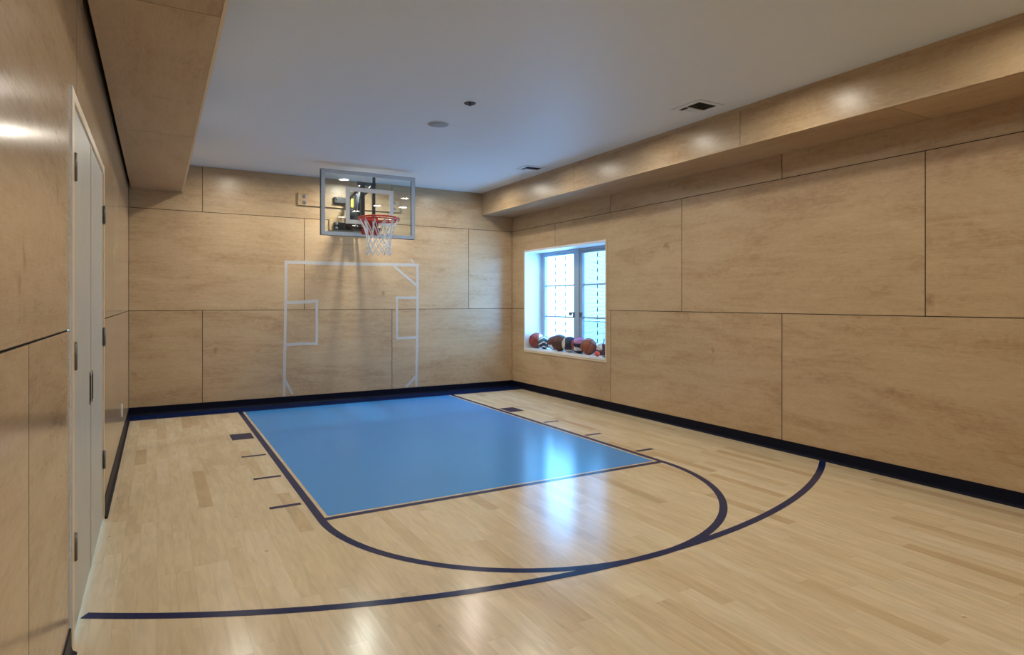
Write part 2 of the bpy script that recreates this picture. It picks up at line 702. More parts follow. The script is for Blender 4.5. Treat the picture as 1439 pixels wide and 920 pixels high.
YBASE = 8.225
paint('lane_paint', BLUE, 'light blue painted lane', lambda m: slab(m, KX0 + LW + 0.024, KX1 - LW - 0.024, 3.943 + 0.024, YBASE, E1))
paint('baseline_band', NAVY, 'navy band along the back wall', lambda m: slab(m, XL + 0.01, XR - 0.015, YBASE, YB - 0.005, E1))
paint('lane_line', NAVY, 'navy line left of the blue lane', lambda m: slab(m, KX0, KX0 + LW, CY, YBASE, E1))
paint('lane_line', NAVY, 'navy line right of the blue lane', lambda m: slab(m, KX1 - LW, KX1, CY, YBASE, E1))
paint('free_throw_line', NAVY, 'navy line across the front of the blue lane', lambda m: slab(m, KX0 + LW, KX1 - LW, 3.891, 3.942, E1))
paint('free_throw_circle', NAVY, 'navy half circle in front of the blue lane',
      lambda m: arc(m, CX, CY, 1.436 - LW, 1.436, PI, 2 * PI, E1))


def three(m):
    r = 4.865
    aL = PI + math.acos((CX + 0.272) / (r - 0.025))
    aR = 2 * PI - math.acos((XR - 0.012 - CX) / (r - 0.025))
    arc(m, CX, 7.333, r - LW, r, aL, aR, E2, 160)


paint('three_point_line', NAVY, 'long navy arc across the whole floor', three)
for y0, y1 in ((6.585, 6.882), (5.815, 5.863), (5.043, 5.090), (4.277, 4.325)):
    nm = 'lane_block' if y1 - y0 > 0.1 else 'lane_mark'
    lab = 'navy block' if y1 - y0 > 0.1 else 'short navy dash'
    paint(nm, NAVY, lab + ' left of the lane', lambda m: slab(m, 0.637, 0.836, y0, y1, E1))
    paint(nm, NAVY, lab + ' right of the lane', lambda m: slab(m, 2 * CX - 0.836, 2 * CX - 0.637, y0, y1, E1))

# ---- ceiling
mb = MB()
mb.face([(XL - 0.05, YF, ZC), (XL - 0.05, YB + 0.05, ZC), (XR + 0.05, YB + 0.05, ZC), (XR + 0.05, YF, ZC)])
mb.face([(XL - 0.05, YF, ZC + 0.1), (XR + 0.05, YF, ZC + 0.1), (XR + 0.05, YB + 0.05, ZC + 0.1), (XL - 0.05, YB + 0.05, ZC + 0.1)])
tag(mb.build('ceiling', CEIL), 'smooth white ceiling between two plywood soffits', 'ceiling', kind='structure')

# ---- right wall
Yseam = [7.350, 4.897, 2.453, 0.01]
Xs = [6.106, 3.660, 1.216, -1.23]
mb = MB()
clad(mb, lambda u, v, w: (XR + w, u, v), (YF, YB + 0.03, 0, ZC),
     rows(YF, YB, [(0.0, MID, Xs, 0.4), (MID, UP, Yseam, 0.4), (UP, ZC, Xs, 0.2)]), [(WY0, WY1, WZ0 - 0.035, WZ1)])
tag(mb.build('wall_right', [PLY, GROOVE]), 'long plywood wall right, pierced by the window', 'wall', kind='structure')

# ---- back wall
B1, B2 = [0.489, 2.927], [1.710, 4.147]
mb = MB()
clad(mb, lambda u, v, w: (u, YB + w, v), (XL - 0.03, XR + 0.03, 0, ZC),
     rows(XL, XR, [(0.0, MID, B1, 0.2), (MID, UP, B2, 0.75), (UP, ZC, B1, 0.2)]))
tag(mb.build('wall_back', [PLY, GROOVE]), 'plywood end wall behind the basketball hoop', 'wall', kind='structure')

# ---- left wall (double door in it)
mb = MB()
L1, L2 = [2.03, 6.9, -0.4], [0.0]
clad(mb, lambda u, v, w: (XL - w, u, v), (YF, YB + 0.03, 0, ZC),
     rows(YF, YB, [(0.0, MID, [2.03, -0.4]), (MID, ZC, [0.7, 3.14, 5.58])]),
     [(DY0, DY1, -1, DZ)])
tag(mb.build('wall_left', [PLYG, GROOVE]), 'glossy plywood wall left, with the pale double door', 'wall', kind='structure')

# ---- wall behind the camera
mb = MB()
clad(mb, lambda u, v, w: (u, YF - w, v), (XL - 0.03, XR + 0.03, 0, ZC),
     rows(XL, XR, [(0.0, MID, B1), (MID, UP, B2), (UP, ZC, B1)]))
tag(mb.build('wall_front', [PLY, GROOVE]), 'plywood wall at the near end, behind the viewer', 'wall', kind='structure')

# ---- soffits
mb = MB()
GX = XL + 0.024
clad(mb, lambda u, v, w: (v, u, ZS + w), (YF, YB, GX, SLX), rows(YF, YB, [(GX - 0.0015, SLX - 0.014, [3.207, 5.65, 0.77])]), gap=0.003)
clad(mb, lambda u, v, w: (SLX - w, u, v), (YF, YB, ZS, ZC), rows(YF, YB, [(ZS + 0.012, ZC, [3.207, 5.65, 0.77])]))
mb.box((SLX - 0.015, YF, ZS - 0.002), (SLX + 0.001, YB - 0.001, ZS + 0.012), 2, uvf=lambda p: (p[1], p[0] + p[2]))
mb.face([(GX, YF, ZS), (GX, YB, ZS), (GX, YB, ZC), (GX, YF, ZC)], 1)
tag(mb.build('trim_1', [PLY, GROOVE, EDGE]), 'plywood boxed soffit along the left wall', 'soffit', kind='structure')
mb = MB()
RS = [8.58, 6.137, 3.671, 1.23]
clad(mb, lambda u, v, w: (SRX + w, u, v), (YF, YB, ZS, ZC), rows(YF, YB, [(ZS - 0.002, ZC - 0.03, RS)]), gap=0.004)
clad(mb, lambda u, v, w: (v, u, ZS + w), (YF, YB, SRX, XR), rows(YF, YB, [(SRX - 0.0015, XR, [2.41, -0.03])]), gap=0.003)
mb.box((SRX - 0.006, YF, ZC - 0.032), (SRX + 0.012, YB - 0.001, ZC - 0.0005), 0, uvf=lambda p: (p[1], p[0] + p[2]), tint=0.3)
mb.box((SRX - 0.0015, YF, ZS - 0.0015), (SRX + 0.016, YB - 0.001, ZS + 0.016), 0, 0.007, uvf=lambda p: (p[1], p[0] + p[2]), tint=0.75)
tag(mb.build('trim_2', [PLY, GROOVE]), 'plywood boxed soffit along the window wall', 'soffit', kind='structure')

# ---- baseboards: black cove base with a small toe
COVE = [(0.0, BB), (0.005, BB), (0.006, 0.03), (0.010, 0.014), (0.022, 0.004), (0.024, 0.0)]


def base(name, P, u0, u1, label):
    m_ = MB()
    for (w0, z0), (w1, z1) in zip(COVE[:-1], COVE[1:]):
        m_.face([P(u0, w0, z0), P(u1, w0, z0), P(u1, w1, z1), P(u0, w1, z1)], 0)
    for u in (u0, u1):
        m_.face([P(u, w, z) for w, z in COVE] + [P(u, 0, 0)], 0)
    return tag(m_.build(name, RUBBER), label, 'baseboard', kind='structure')


base('baseboard_back', lambda u, w, z: (u, YB - w, z), XL + 0.001, XR - 0.001, 'black cove base along the end wall')
base('baseboard_right', lambda u, w, z: (XR - w, u, z), YF + 0.001, YB - 0.001, 'black cove base along the window wall')
base('baseboard_left', lambda u, w, z: (XL + w, u, z), DY1 + 0.004, YB - 0.001, 'dark cove base left, beyond the door')
base('baseboard_left.001', lambda u, w, z: (XL + w, u, z), YF + 0.001, DY0 - 0.004, 'dark cove base left, before the door')

# ================================================================== double door
door = tag(empty('door_1', (XL, (DY0 + DY1) / 2, 0)), 'pale double door with steel hinges in the left wall', 'door', kind='structure')
CW = 0.076
mb = MB()
uvv = lambda p: (p[2], p[1] * 1.0)
for a, b in (((XL - 0.06, DY0 + 0.003, 0.001), (XL + 0.008, DY0 + CW, DZ)), ((XL - 0.06, DY1 - 0.052, 0.001), (XL + 0.008, DY1 - 0.003, DZ)),
             ((XL - 0.06, DY0 + CW, DZ - 0.045), (XL + 0.008, DY1 - 0.052, DZ - 0.003))):
    mb.box(a, b, 0, 0.0015)
mb.build('door_casing', EDGE, door)
LY0, LY1, LM = DY0 + CW + 0.004, DY1 - 0.056, 3.755
LX = XL + 0.001


def leaf(y0, y1, hy, label, py):
    m_ = MB()
    m_.box((LX - 0.042, y0, 0.012), (LX, y1, DZ - 0.05), 0, 0.002)
    lf = m_.build('door_leaf', DOORW, door)
    lf['label'] = label
    for hz in (0.382, 1.135, 1.882):
        h = MB()
        h.cyl((LX + 0.008, hy, hz - 0.052), (LX + 0.008, hy, hz + 0.052), 0.0085, 12)
        for q in (-0.052, 0.052):
            h.lathe([(0.0, -0.006), (0.006, -0.004), (0.009, 0.0), (0.006, 0.004), (0.0, 0.006)], (LX + 0.008, hy, hz + q), n=12)
        s = 1 if hy < (y0 + y1) / 2 else -1
        h.box((LX + 0.0003, hy, hz - 0.05), (LX + 0.003, hy + s * 0.034, hz + 0.05))
        h.build('hinge', STEEL, lf)
    p_ = MB()
    p_.box((LX, py - 0.017, 0.84), (LX + 0.003, py + 0.017, 1.0), 0, 0.001)
    p_.box((LX + 0.003, py - 0.006, 0.855), (LX + 0.006, py + 0.006, 0.985), 1)
    p_.build('flush_pull', [BRONZE, BLACK], lf)
    return lf


leaf(LY0, LM - 0.006, LY0 - 0.002, 'pale door leaf nearer the viewer', LM - 0.045)
leaf(LM + 0.006, LY1, LY1 + 0.002, 'pale door leaf farther from the viewer', LM + 0.055)
mb = MB()
mb.box((LX - 0.03, LM - 0.005, 0.012), (LX + 0.003, LM + 0.022, DZ - 0.05), 0, 0.002)
mb.build('astragal', DOORW, door)

# ================================================================== window
win = tag(empty('window_1', (XR, (WY0 + WY1) / 2, WZ0)), 'deep white recessed casement window in the plywood wall', 'window', kind='structure')
GXW = 5.205        # inner face of the window frame
mb = MB()          # lining of the recess
T = 0.03
mb.box((XR - 0.001, WY1, WZ0 - 0.034), (GXW + 0.1, WY1 + T, WZ1 + T))
mb.box((XR - 0.001, WY0 - T, WZ0 - 0.034), (GXW + 0.1, WY0, WZ1 + T))
mb.box((XR - 0.001, WY0, WZ1), (GXW + 0.1, WY1, WZ1 + T))
mb.build('recess_lining', WHITE, win)
mb = MB()
mb.box((XR - 0.006, WY0 + 0.001, WZ0 - 0.034), (GXW + 0.1, WY1 - 0.001, WZ0), 0, 0.004)
mb.build('sill', WHITE, win)
mb = MB()
mb.box((XR - 0.010, WY0 - 0.030, WZ0 - 0.058), (XR - 0.0005, WY1 + 0.008, WZ0 - 0.036), 0, 0.001)
mb.box((XR - 0.010, WY0 - 0.030, WZ0 - 0.036), (XR - 0.0005, WY0 - 0.002, WZ1 + 0.03), 0, 0.001)
mb.build('edge_strip', EDGE, win)['label'] = 'thin maple strip at the right and lower edge'
ZB, ZT = WZ0, WZ1
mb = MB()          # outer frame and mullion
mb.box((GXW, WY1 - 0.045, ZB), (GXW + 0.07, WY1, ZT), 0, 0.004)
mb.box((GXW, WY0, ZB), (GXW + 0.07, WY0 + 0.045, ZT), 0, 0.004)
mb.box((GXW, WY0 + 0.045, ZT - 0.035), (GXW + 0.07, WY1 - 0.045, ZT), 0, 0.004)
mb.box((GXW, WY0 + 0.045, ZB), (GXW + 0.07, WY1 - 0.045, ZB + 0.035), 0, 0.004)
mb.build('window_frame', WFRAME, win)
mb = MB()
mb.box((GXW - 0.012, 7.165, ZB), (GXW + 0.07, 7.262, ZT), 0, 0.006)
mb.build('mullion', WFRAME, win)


def screen_mesh():
    m = bpy.data.materials.new('insect_mesh')
    m.use_nodes = True
    N, L = m.node_tree.nodes, m.node_tree.links
    b = N['Principled BSDF']
    b.inputs['Base Color'].default_value = (0.05, 0.055, 0.06, 1)
    tc = N.new('ShaderNodeTexCoord')
    br = N.new('ShaderNodeTexBrick')
    br.offset = 0
    mp = N.new('ShaderNodeMapping')
    mp.inputs['Rotation'].default_value = (0, PI / 2, PI / 2)
    L.new(tc.outputs['Object'], mp.inputs['Vector'])
    sp = N.new('ShaderNodeSeparateXYZ')
    L.new(tc.outputs['Object'], sp.inputs[0])
    cb = N.new('ShaderNodeCombineXYZ')
    L.new(sp.outputs['Y'], cb.inputs[0])
    L.new(sp.outputs['Z'], cb.inputs[1])
    L.new(cb.outputs[0], br.inputs['Vector'])
    br.inputs['Scale'].default_value = 1
    br.inputs['Brick Width'].default_value = 0.012
    br.inputs['Row Height'].default_value = 0.012
    br.inputs['Mortar Size'].default_value = 0.0030
    br.inputs['Mortar Smooth'].default_value = 0
    L.new(br.outputs['Fac'], b.inputs['Alpha'])
    return m


def casement(y0, y1, label, ly, sgn):
    z0, z1 = ZB + 0.037, ZT - 0.037
    s = 0.052
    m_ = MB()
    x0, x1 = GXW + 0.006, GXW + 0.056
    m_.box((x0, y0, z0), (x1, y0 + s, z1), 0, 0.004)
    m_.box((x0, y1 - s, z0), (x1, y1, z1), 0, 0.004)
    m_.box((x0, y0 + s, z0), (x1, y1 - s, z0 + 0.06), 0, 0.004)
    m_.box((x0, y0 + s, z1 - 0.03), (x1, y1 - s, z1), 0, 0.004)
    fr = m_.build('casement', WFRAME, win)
    fr['label'] = label
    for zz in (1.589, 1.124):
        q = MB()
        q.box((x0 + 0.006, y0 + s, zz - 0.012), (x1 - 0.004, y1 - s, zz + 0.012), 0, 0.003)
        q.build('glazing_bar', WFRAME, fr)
    zz = [z0 + 0.06, 1.112, 1.136, 1.577, 1.601, z1 - 0.03]
    for k in range(3):
        g = MB()
        g.box((x0 + 0.027, y0 + s, zz[2 * k]), (x0 + 0.031, y1 - s, zz[2 * k + 1]))
        g.build('pane', PANE, fr)
    h = MB()
    h.box((GXW - 0.012, ly - 0.014, 1.13), (GXW + 0.006, ly + 0.014, 1.20), 0, 0.003)
    h.box((GXW - 0.030, ly - 0.010, 1.175), (GXW - 0.012, ly + 0.010, 1.198), 0, 0.003)
    h.box((GXW - 0.040, min(ly, ly + sgn * 0.075), 1.150), (GXW - 0.028, max(ly, ly + sgn * 0.075), 1.200), 0, 0.004)
    h.build('window_latch', STEEL, fr)


casement(7.264, WY1 - 0.047, 'left casement', 7.30, 1)
casement(WY0 + 0.047, 7.163, 'right casement', 7.125, -1)
mb = MB()
mb.face([(GXW + 0.062, WY0 + 0.05, ZB + 0.036), (GXW + 0.062, 7.162, ZB + 0.036), (GXW + 0.062, 7.162, ZT - 0.036), (GXW + 0.062, WY0 + 0.05, ZT - 0.036)])
mb.build('insect_screen', screen_mesh(), win)['label'] = 'fine mesh over the right casement'

# ---- light well outside
mb = MB()
for k in range(8):         # pale block courses, a low garden wall
    z0 = -0.2 + 0.135 * k
    y = 5.4 - (0.0 if k % 2 else 0.3)
    while y < 17.0:
        mb.box((9.0, y + 0.006, z0 + 0.005), (9.2, y + 0.594, z0 + 0.13), 0, 0.006)
        y += 0.6
mb.box((9.02, 5.2, -0.2), (9.18, 17.2, 0.875))
tag(mb.build('wall_outside', STONE), 'pale stone block wall outside the window', 'wall', kind='structure')
mb = MB()
mb.box((5.32, 4.2, -0.26), (6.0, 12.4, -0.2))
mb.box((8.9, 5.0, -0.26), (9.3, 17.4, -0.2))
tag(mb.build('ground', STONE), 'pale paving outside the window', 'ground', kind='structure')


def chain(x, y, z0, z1, label):
    root = MB()
    root.cyl((x, y, z0), (x, y, z1), 0.0018, 6)
    z = z1 - 0.03
    while z > z0 + 0.05:
        root.lathe([(0.0, 0.035), (0.008, 0.030), (0.010, 0.0), (0.008, -0.030), (0.0, -0.035)], (x, y, z), n=8)
        z -= 0.115
    return tag(root.build('hanging_chain', BLACK, origin=(x, y, z0)), label, 'chain', 'chains outside the window')


chain(5.60, 8.364, -0.2, 2.3, 'thin dark chain hanging outside the left casement, nearer its left side')
chain(5.60, 8.088, -0.2, 2.3, 'thin dark chain hanging outside the left casement, nearer the mullion')
chain(5.60, 7.261, -0.2, 2.3, 'thin dark chain hanging outside the right casement')

# ================================================================== basketball hoop
HX, GY = 2.294, 7.56
hoop = tag(empty('basketball_hoop', (HX, YB, 2.32)), 'wall-mounted basketball hoop with glass backboard and white net', 'basketball hoop')
BX0, BX1, BZ0, BZ1 = HX - 0.594, HX + 0.594, 2.150, 2.945
mb = MB()
mb.box((BX0 + 0.004, GY + 0.002, BZ0 + 0.004), (BX1 - 0.004, GY + 0.012, BZ1 - 0.004))
gl = mb.build('backboard_glass', GLASS, hoop)
gl['label'] = 'clear glass panel'
mb = MB()
BW = 0.047
for a, b in (((BX0 + 0.002, GY - 0.001, BZ0 + 0.002), (BX0 + BW, GY + 0.0015, BZ1 - 0.002)), ((BX1 - BW, GY - 0.001, BZ0 + 0.002), (BX1 - 0.002, GY + 0.0015, BZ1 - 0.002)),
             ((BX0 + BW, GY - 0.001, BZ0 + 0.002), (BX1 - BW, GY + 0.0015, BZ0 + BW)), ((BX0 + BW, GY - 0.001, BZ1 - BW), (BX1 - BW, GY + 0.0015, BZ1 - 0.002))):
    mb.box(a, b)
mb.build('backboard_border', ALU, hoop)['label'] = 'pale blue-grey border of the glass'
mb = MB()          # channel frame behind the glass edge
FD = 0.062
for a, b in (((BX0, GY, BZ0), (BX0 + 0.004, GY + FD, BZ1)), ((BX1 - 0.004, GY, BZ0), (BX1, GY + FD, BZ1)),
             ((BX0 + 0.004, GY, BZ0), (BX1 - 0.004, GY + FD, BZ0 + 0.004)), ((BX0 + 0.004, GY, BZ1 - 0.004), (BX1 - 0.004, GY + FD, BZ1)),
             ((BX0 + 0.004, GY + FD - 0.004, BZ0 + 0.004), (BX0 + 0.036, GY + FD, BZ1 - 0.004)), ((BX1 - 0.036, GY + FD - 0.004, BZ0 + 0.004), (BX1 - 0.004, GY + FD, BZ1 - 0.004))):
    mb.box(a, b)
mb.build('backboard_frame', BLACK, hoop)['label'] = 'dark channel frame'
SX0, SX1, SZ0, SZ1, SW = 1.995, 2.598, 2.303, 2.751, 0.050
mb = MB()
for a, b in (((SX0, SZ0), (SX0 + SW, SZ1)), ((SX1 - SW, SZ0), (SX1, SZ1)), ((SX0 + SW, SZ0), (SX1 - SW, SZ0 + SW)), ((SX0 + SW, SZ1 - SW), (SX1 - SW, SZ1))):
    mb.box((a[0], GY - 0.0005, a[1]), (b[0], GY + 0.0018, b[1]))
mb.build('target_square', SQW, hoop)['label'] = 'white painted target square'
# uprights behind the glass
mb = MB()
mb.box((2.196, GY + 0.03, 2.38), (2.242, GY + 0.075, 2.835), 0, 0.004)
mb.build('upright', DGREY, hoop)
mb = MB()
mb.box((2.340, GY + 0.03, 2.16), (2.376, GY + 0.070, 2.94), 0, 0.004)
mb.build('upright', DGREY, hoop)
mb = MB()
mb.box((2.15, GY + 0.030, 2.795), (2.38, GY + 0.06, 2.835), 0, 0.003)
mb.build('cross_brace', DGREY, hoop)
mb = MB()
mb.box((2.10, GY + 0.030, 2.240), (2.46, GY + 0.075, 2.275), 0, 0.003)
mb.build('cross_brace', DGREY, hoop)
# wall brackets
mb = MB()
mb.box((2.09, YB - 0.085, 2.690), (2.50, YB - 0.029, 2.772), 0, 0.004)
mb.build('wall_bracket', BLACK, hoop)['label'] = 'upper black bracket on the wall'
mb = MB()
mb.box((2.09, YB - 0.085, 2.330), (2.50, YB - 0.029, 2.432), 0, 0.004)
mb.build('wall_bracket', BLACK, hoop)['label'] = 'lower black bracket on the wall'
bl = []
for bx in (2.118, 2.472):
    for bz in (2.752, 2.710, 2.410, 2.35):
        q = MB()
        q.lathe([(0.0, -0.016), (0.010, -0.015), (0.012, -0.012), (0.012, -0.004), (0.020, -0.004), (0.020, 0.0), (0.0, 0.0)], (bx, YB - 0.085, bz), 'Y', 12)
        q.build('bolt', GREYP, hoop)
# lift box and arms (a parallelogram carrying the board)
mb = MB()
mb.box((2.285, YB - 0.12, 2.440), (2.44, YB - 0.085, 2.85), 0, 0.004)
mb.box((2.255, YB - 0.20, 2.45), (2.335, YB - 0.12, 2.60), 0, 0.004)
mb.build('mast', BLACK, hoop)
mb = MB()
mb.box((2.300, YB - 0.126, 2.640), (2.338, YB - 0.1205, 2.760))
mb.build('warning_label', YELLOW, hoop)['label'] = 'yellow sticker'
mb = MB()
mb.cyl((2.30, 8.22, 2.57), (2.30, 8.10, 2.80), 0.026, 20)
mb.cyl((2.30, 8.10, 2.80), (2.30, 8.02, 2.86), 0.012, 14)
mb.cyl((2.30, YB - 0.16, 2.52), (2.30, 8.22, 2.57), 0.018, 14)
mb.build('gas_spring', GREYP, hoop)['label'] = 'grey metal spring cylinder'
for ax in (2.265, 2.395):
    for (za, zb) in ((2.730, 2.800), (2.385, 2.262)):
        q = MB()
        A, B = Vector((ax, YB - 0.07, za)), Vector((ax - 0.04, GY + 0.07, zb))
        d = B - A
        q.tube([A, A + d * 0.5, B], 0.020, 4)
        q.lathe([(0.0, -0.024), (0.016, -0.024), (0.016, 0.024), (0.0, 0.024)], A, 'X', 12)
        q.lathe([(0.0, -0.024), (0.016, -0.024), (0.016, 0.024), (0.0, 0.024)], B, 'X', 12)
        q.build('arm', BLACK, hoop)
q = MB()
q.lathe([(0.0, -0.20), (0.030, -0.20), (0.036, -0.19), (0.036, -0.02), (0.042, -0.015), (0.042, 0.0), (0.0, 0.0)], (2.33, YB - 0.06, 2.36), 'Y', 20)
q.build('height_actuator', BLACK, hoop)
# rim with bracket
RC, RZ, RR = Vector((HX, 7.200, 2.344)), 2.344, 0.2285
mb = MB()
ring = [(RC.x + (RR + 0.008) * math.cos(2 * PI * k / 64), RC.y + (RR + 0.008) * math.sin(2 * PI * k / 64), RZ) for k in range(64)]
mb.tube(ring, 0.010, 10, closed=True)
ring2 = [(RC.x + (RR + 0.010) * math.cos(2 * PI * k / 64), RC.y + (RR + 0.010) * math.sin(2 * PI * k / 64), RZ - 0.024) for k in range(64)]
mb.tube(ring2, 0.007, 8, closed=True)
for k in range(12):
    t = 2 * PI * (k + 0.5) / 12
    p = Vector((RC.x + (RR + 0.009) * math.cos(t), RC.y + (RR + 0.009) * math.sin(t), 0))
    mb.tube([(p.x, p.y, RZ - 0.006), (p.x, p.y, RZ - 0.022)], 0.005, 6)
rim = mb.build('rim', RED, hoop)
rim['label'] = 'orange-red steel rim'
mb = MB()
mb.box((HX - 0.105, GY - 0.014, 2.180), (HX + 0.105, GY - 0.0012, 2.400), 0, 0.004)
mb.box((HX - 0.075, GY - 0.075, 2.285), (HX + 0.075, GY - 0.014, 2.345), 0, 0.006)
# gusset plate tapering from the rim to the board
zt, zb_ = RZ + 0.004, RZ - 0.012
A = [(HX - 0.085, GY - 0.07), (HX + 0.085, GY - 0.07), (HX + 0.15, 7.388), (HX + 0.06, 7.432), (HX - 0.06, 7.432), (HX - 0.15, 7.388)]
mb.face([(x, y, zt) for x, y in A])
mb.face([(x, y, zb_) for x, y in A[::-1]])
for i in range(6):
    p, q = A[i], A[(i + 1) % 6]
    mb.face([(p[0], p[1], zb_), (q[0], q[1], zb_), (q[0], q[1], zt), (p[0], p[1], zt)])
for s in (-1, 1):
    x = HX + s * 0.055
    tri = [(x, GY - 0.014, 2.20), (x, GY - 0.014, 2.335), (x, 7.43, 2.335)]
    mb.face([(a - 0.004, b, c) for a, b, c in tri])
    mb.face([(a + 0.004, b, c) for a, b, c in tri[::-1]])
    for i in range(3):
        p, q = tri[i], tri[(i + 1) % 3]
        mb.face([(p[0] - 0.004, p[1], p[2]), (q[0] - 0.004, q[1], q[2]), (q[0] + 0.004, q[1], q[2]), (p[0] + 0.004, p[1], p[2])])
mb.build('rim_bracket', RED, hoop)['label'] = 'red bracket bolted under the glass'
# net: twelve loops, long top strands then diamonds
rowsn = [(0.0, 0.226, -0.026), (0.0, 0.150, -0.205), (0.5, 0.138, -0.262), (0.0, 0.130, -0.318), (0.5, 0.132, -0.374), (0.0, 0.140, -0.43)]


def npt(rw, k):
    ph, r, dz = rowsn[rw]
    t = 2 * PI * (k + ph) / 12
    return Vector((RC.x + r * math.cos(t), RC.y + r * math.sin(t), RZ + dz))


mb = MB()
for k in range(12):
    top = npt(0, k)
    # the loop hitch around the ring
    mb.tube([(top.x, top.y, RZ - 0.012), top + Vector((0, 0, -0.015))], 0.0075, 6)
    for s in (-0.5, 0.5):
        t = 2 * PI * (k + s) / 12
        b = Vector((RC.x + 0.146 * math.cos(t), RC.y + 0.146 * math.sin(t), RZ - 0.206))
        mid = (top + b) / 2 + Vector((0, 0, -0.006)) - (Vector((top.x, top.y, 0)) - Vector((RC.x, RC.y, 0))).normalized() * 0.012
        mb.tube([top, mid, b], 0.0055, 6)


def npt2(rw, k):
    r, dz = ((0.146, -0.206), (0.138, -0.262), (0.134, -0.318), (0.136, -0.374), (0.142, -0.435))[rw]
    t = 2 * PI * (k + (0.5 if rw % 2 == 0 else 0.0)) / 12
    return Vector((RC.x + r * math.cos(t), RC.y + r * math.sin(t), RZ + dz))


for rw in range(4):
    for k in range(12):
        a = npt2(rw, k)
        for d in ((0, 1) if rw % 2 == 0 else (-1, 0)):
            b = npt2(rw + 1, k + d)
            m_ = (a + b) / 2
            rad = Vector((m_.x - RC.x, m_.y - RC.y, 0)).normalized()
            mb.tube([a, m_ + rad * 0.004, b], 0.0055, 6)
        bmk = bmesh.new()
        bmesh.ops.create_icosphere(bmk, subdivisions=1, radius=0.0075, matrix=Matrix.Translation(a))
        mb.add_bm(bmk, smooth=True)
mb.build('net', NETM, hoop, merge=False)['label'] = 'white string net'


# mounting boards on the wall
def ply_board(x0, x1, z0, z1, label, bolts):
    m_ = MB()
    ou = random.uniform(0, 30)
    m_.box((x0, YB - 0.028, z0), (x1, YB - 0.0005, z1), 0, 0.002, uvf=lambda p: (p[0] + ou, p[2] + p[1]), tint=0.42)
    o = m_.build('mounting_board', PLY, origin=(x0, YB, z0))
    tag(o, label, 'board', 'plywood mounting boards behind the hoop')
    for bx, bz in bolts:
        q = MB()
        q.lathe([(0.0, -0.012), (0.008, -0.011), (0.010, -0.008), (0.010, -0.003), (0.024, -0.003), (0.026, 0.0), (0.0, 0.0)], (bx, YB - 0.028, bz), 'Y', 16)
        q.build('bolt', GREYP, o)
    return o


ply_board(1.625, 3.04, 2.632, 2.800, 'long maple mounting board with end bolts, behind the upper half of the glass backboard', [(1.704, 2.751), (1.704, 2.672), (2.945, 2.751), (2.945, 2.672)])
ply_board(2.033, 2.555, 2.322, 2.468, 'short maple mounting board low behind the glass backboard', [])

# ================================================================== tape outline on the back wall
tape = tag(empty('tape_outline', (1.45, YB, 0.1)), 'white tape goal outline stuck on the end wall under the hoop', 'tape outline')


def strip(pts, w, lay=0):
    """pts: (x, z) centreline"""
    m_ = MB()
    y0 = YB - 0.0006 - 0.0005 * lay
    L_, R_ = [], []
    for i, (x, z) in enumerate(pts):
        a, b = pts[max(i - 1, 0)], pts[min(i + 1, len(pts) - 1)]
        d = Vector((b[0] - a[0], b[1] - a[1])).normalized()
        n_ = Vector((-d.y, d.x)) * (w / 2)
        L_.append((x + n_.x, z + n_.y))
        R_.append((x - n_.x, z - n_.y))
    for i in range(len(pts) - 1):
        q = [L_[i], R_[i], R_[i + 1], L_[i + 1]]
        m_.face([(x, y0, z) for x, z in q])
    return m_.build('tape_strip', TAPE, tape)


strip([(1.458, 1.868), (1.7, 1.874), (2.2, 1.872), (2.8, 1.880), (3.330, 1.886)], 0.044)
strip([(1.478, 1.858), (1.470, 1.2), (1.462, 0.7), (1.452, 0.103)], 0.036, 1)
strip([(3.314, 1.897), (3.316, 1.3), (3.308, 0.7), (3.296, 0.103)], 0.036, 1)
strip([(1.482, 1.337), (1.66, 1.341), (1.895, 1.362)], 0.043, 2)
strip([(1.873, 1.372), (1.874, 1.05), (1.872, 0.772)], 0.036, 3)
strip([(1.482, 0.780), (1.66, 0.790), (1.888, 0.783)], 0.038, 2)
strip([(2.982, 1.408), (3.132, 1.406), (3.310, 1.408)], 0.035, 2)
strip([(3.000, 1.412), (2.999, 1.05), (3.000, 0.812)], 0.032, 3)
strip([(2.984, 0.823), (3.132, 0.824), (3.300, 0.828)], 0.036, 2)
strip([(2.935, 1.878), (3.302, 1.588)], 0.034, 2)
strip([(3.218, 1.966), (3.252, 1.918)], 0.026, 2)
strip([(1.458, 0.328), (1.561, 0.120)], 0.036, 2)
strip([(3.296, 0.262), (3.135, 0.110)], 0.036, 2)

# ================================================================== things on the ceiling
mb = MB()
mb.lathe([(0.0, -0.004), (0.098, -0.004), (0.098, -0.003)], (2.305, 5.43, ZC), n=40)
spk = empty('ceiling_speaker', (2.305, 5.43, ZC))
tag(spk, 'round flush grey ceiling speaker', 'speaker')
mb.build('speaker_grille', GRILLE, spk)
mb = MB()
mb.lathe([(0.098, -0.001), (0.098, -0.005), (0.104, -0.006), (0.110, -0.003), (0.110, -0.0002)], (2.305, 5.43, ZC), n=40)
mb.build('bezel', CEIL, spk)

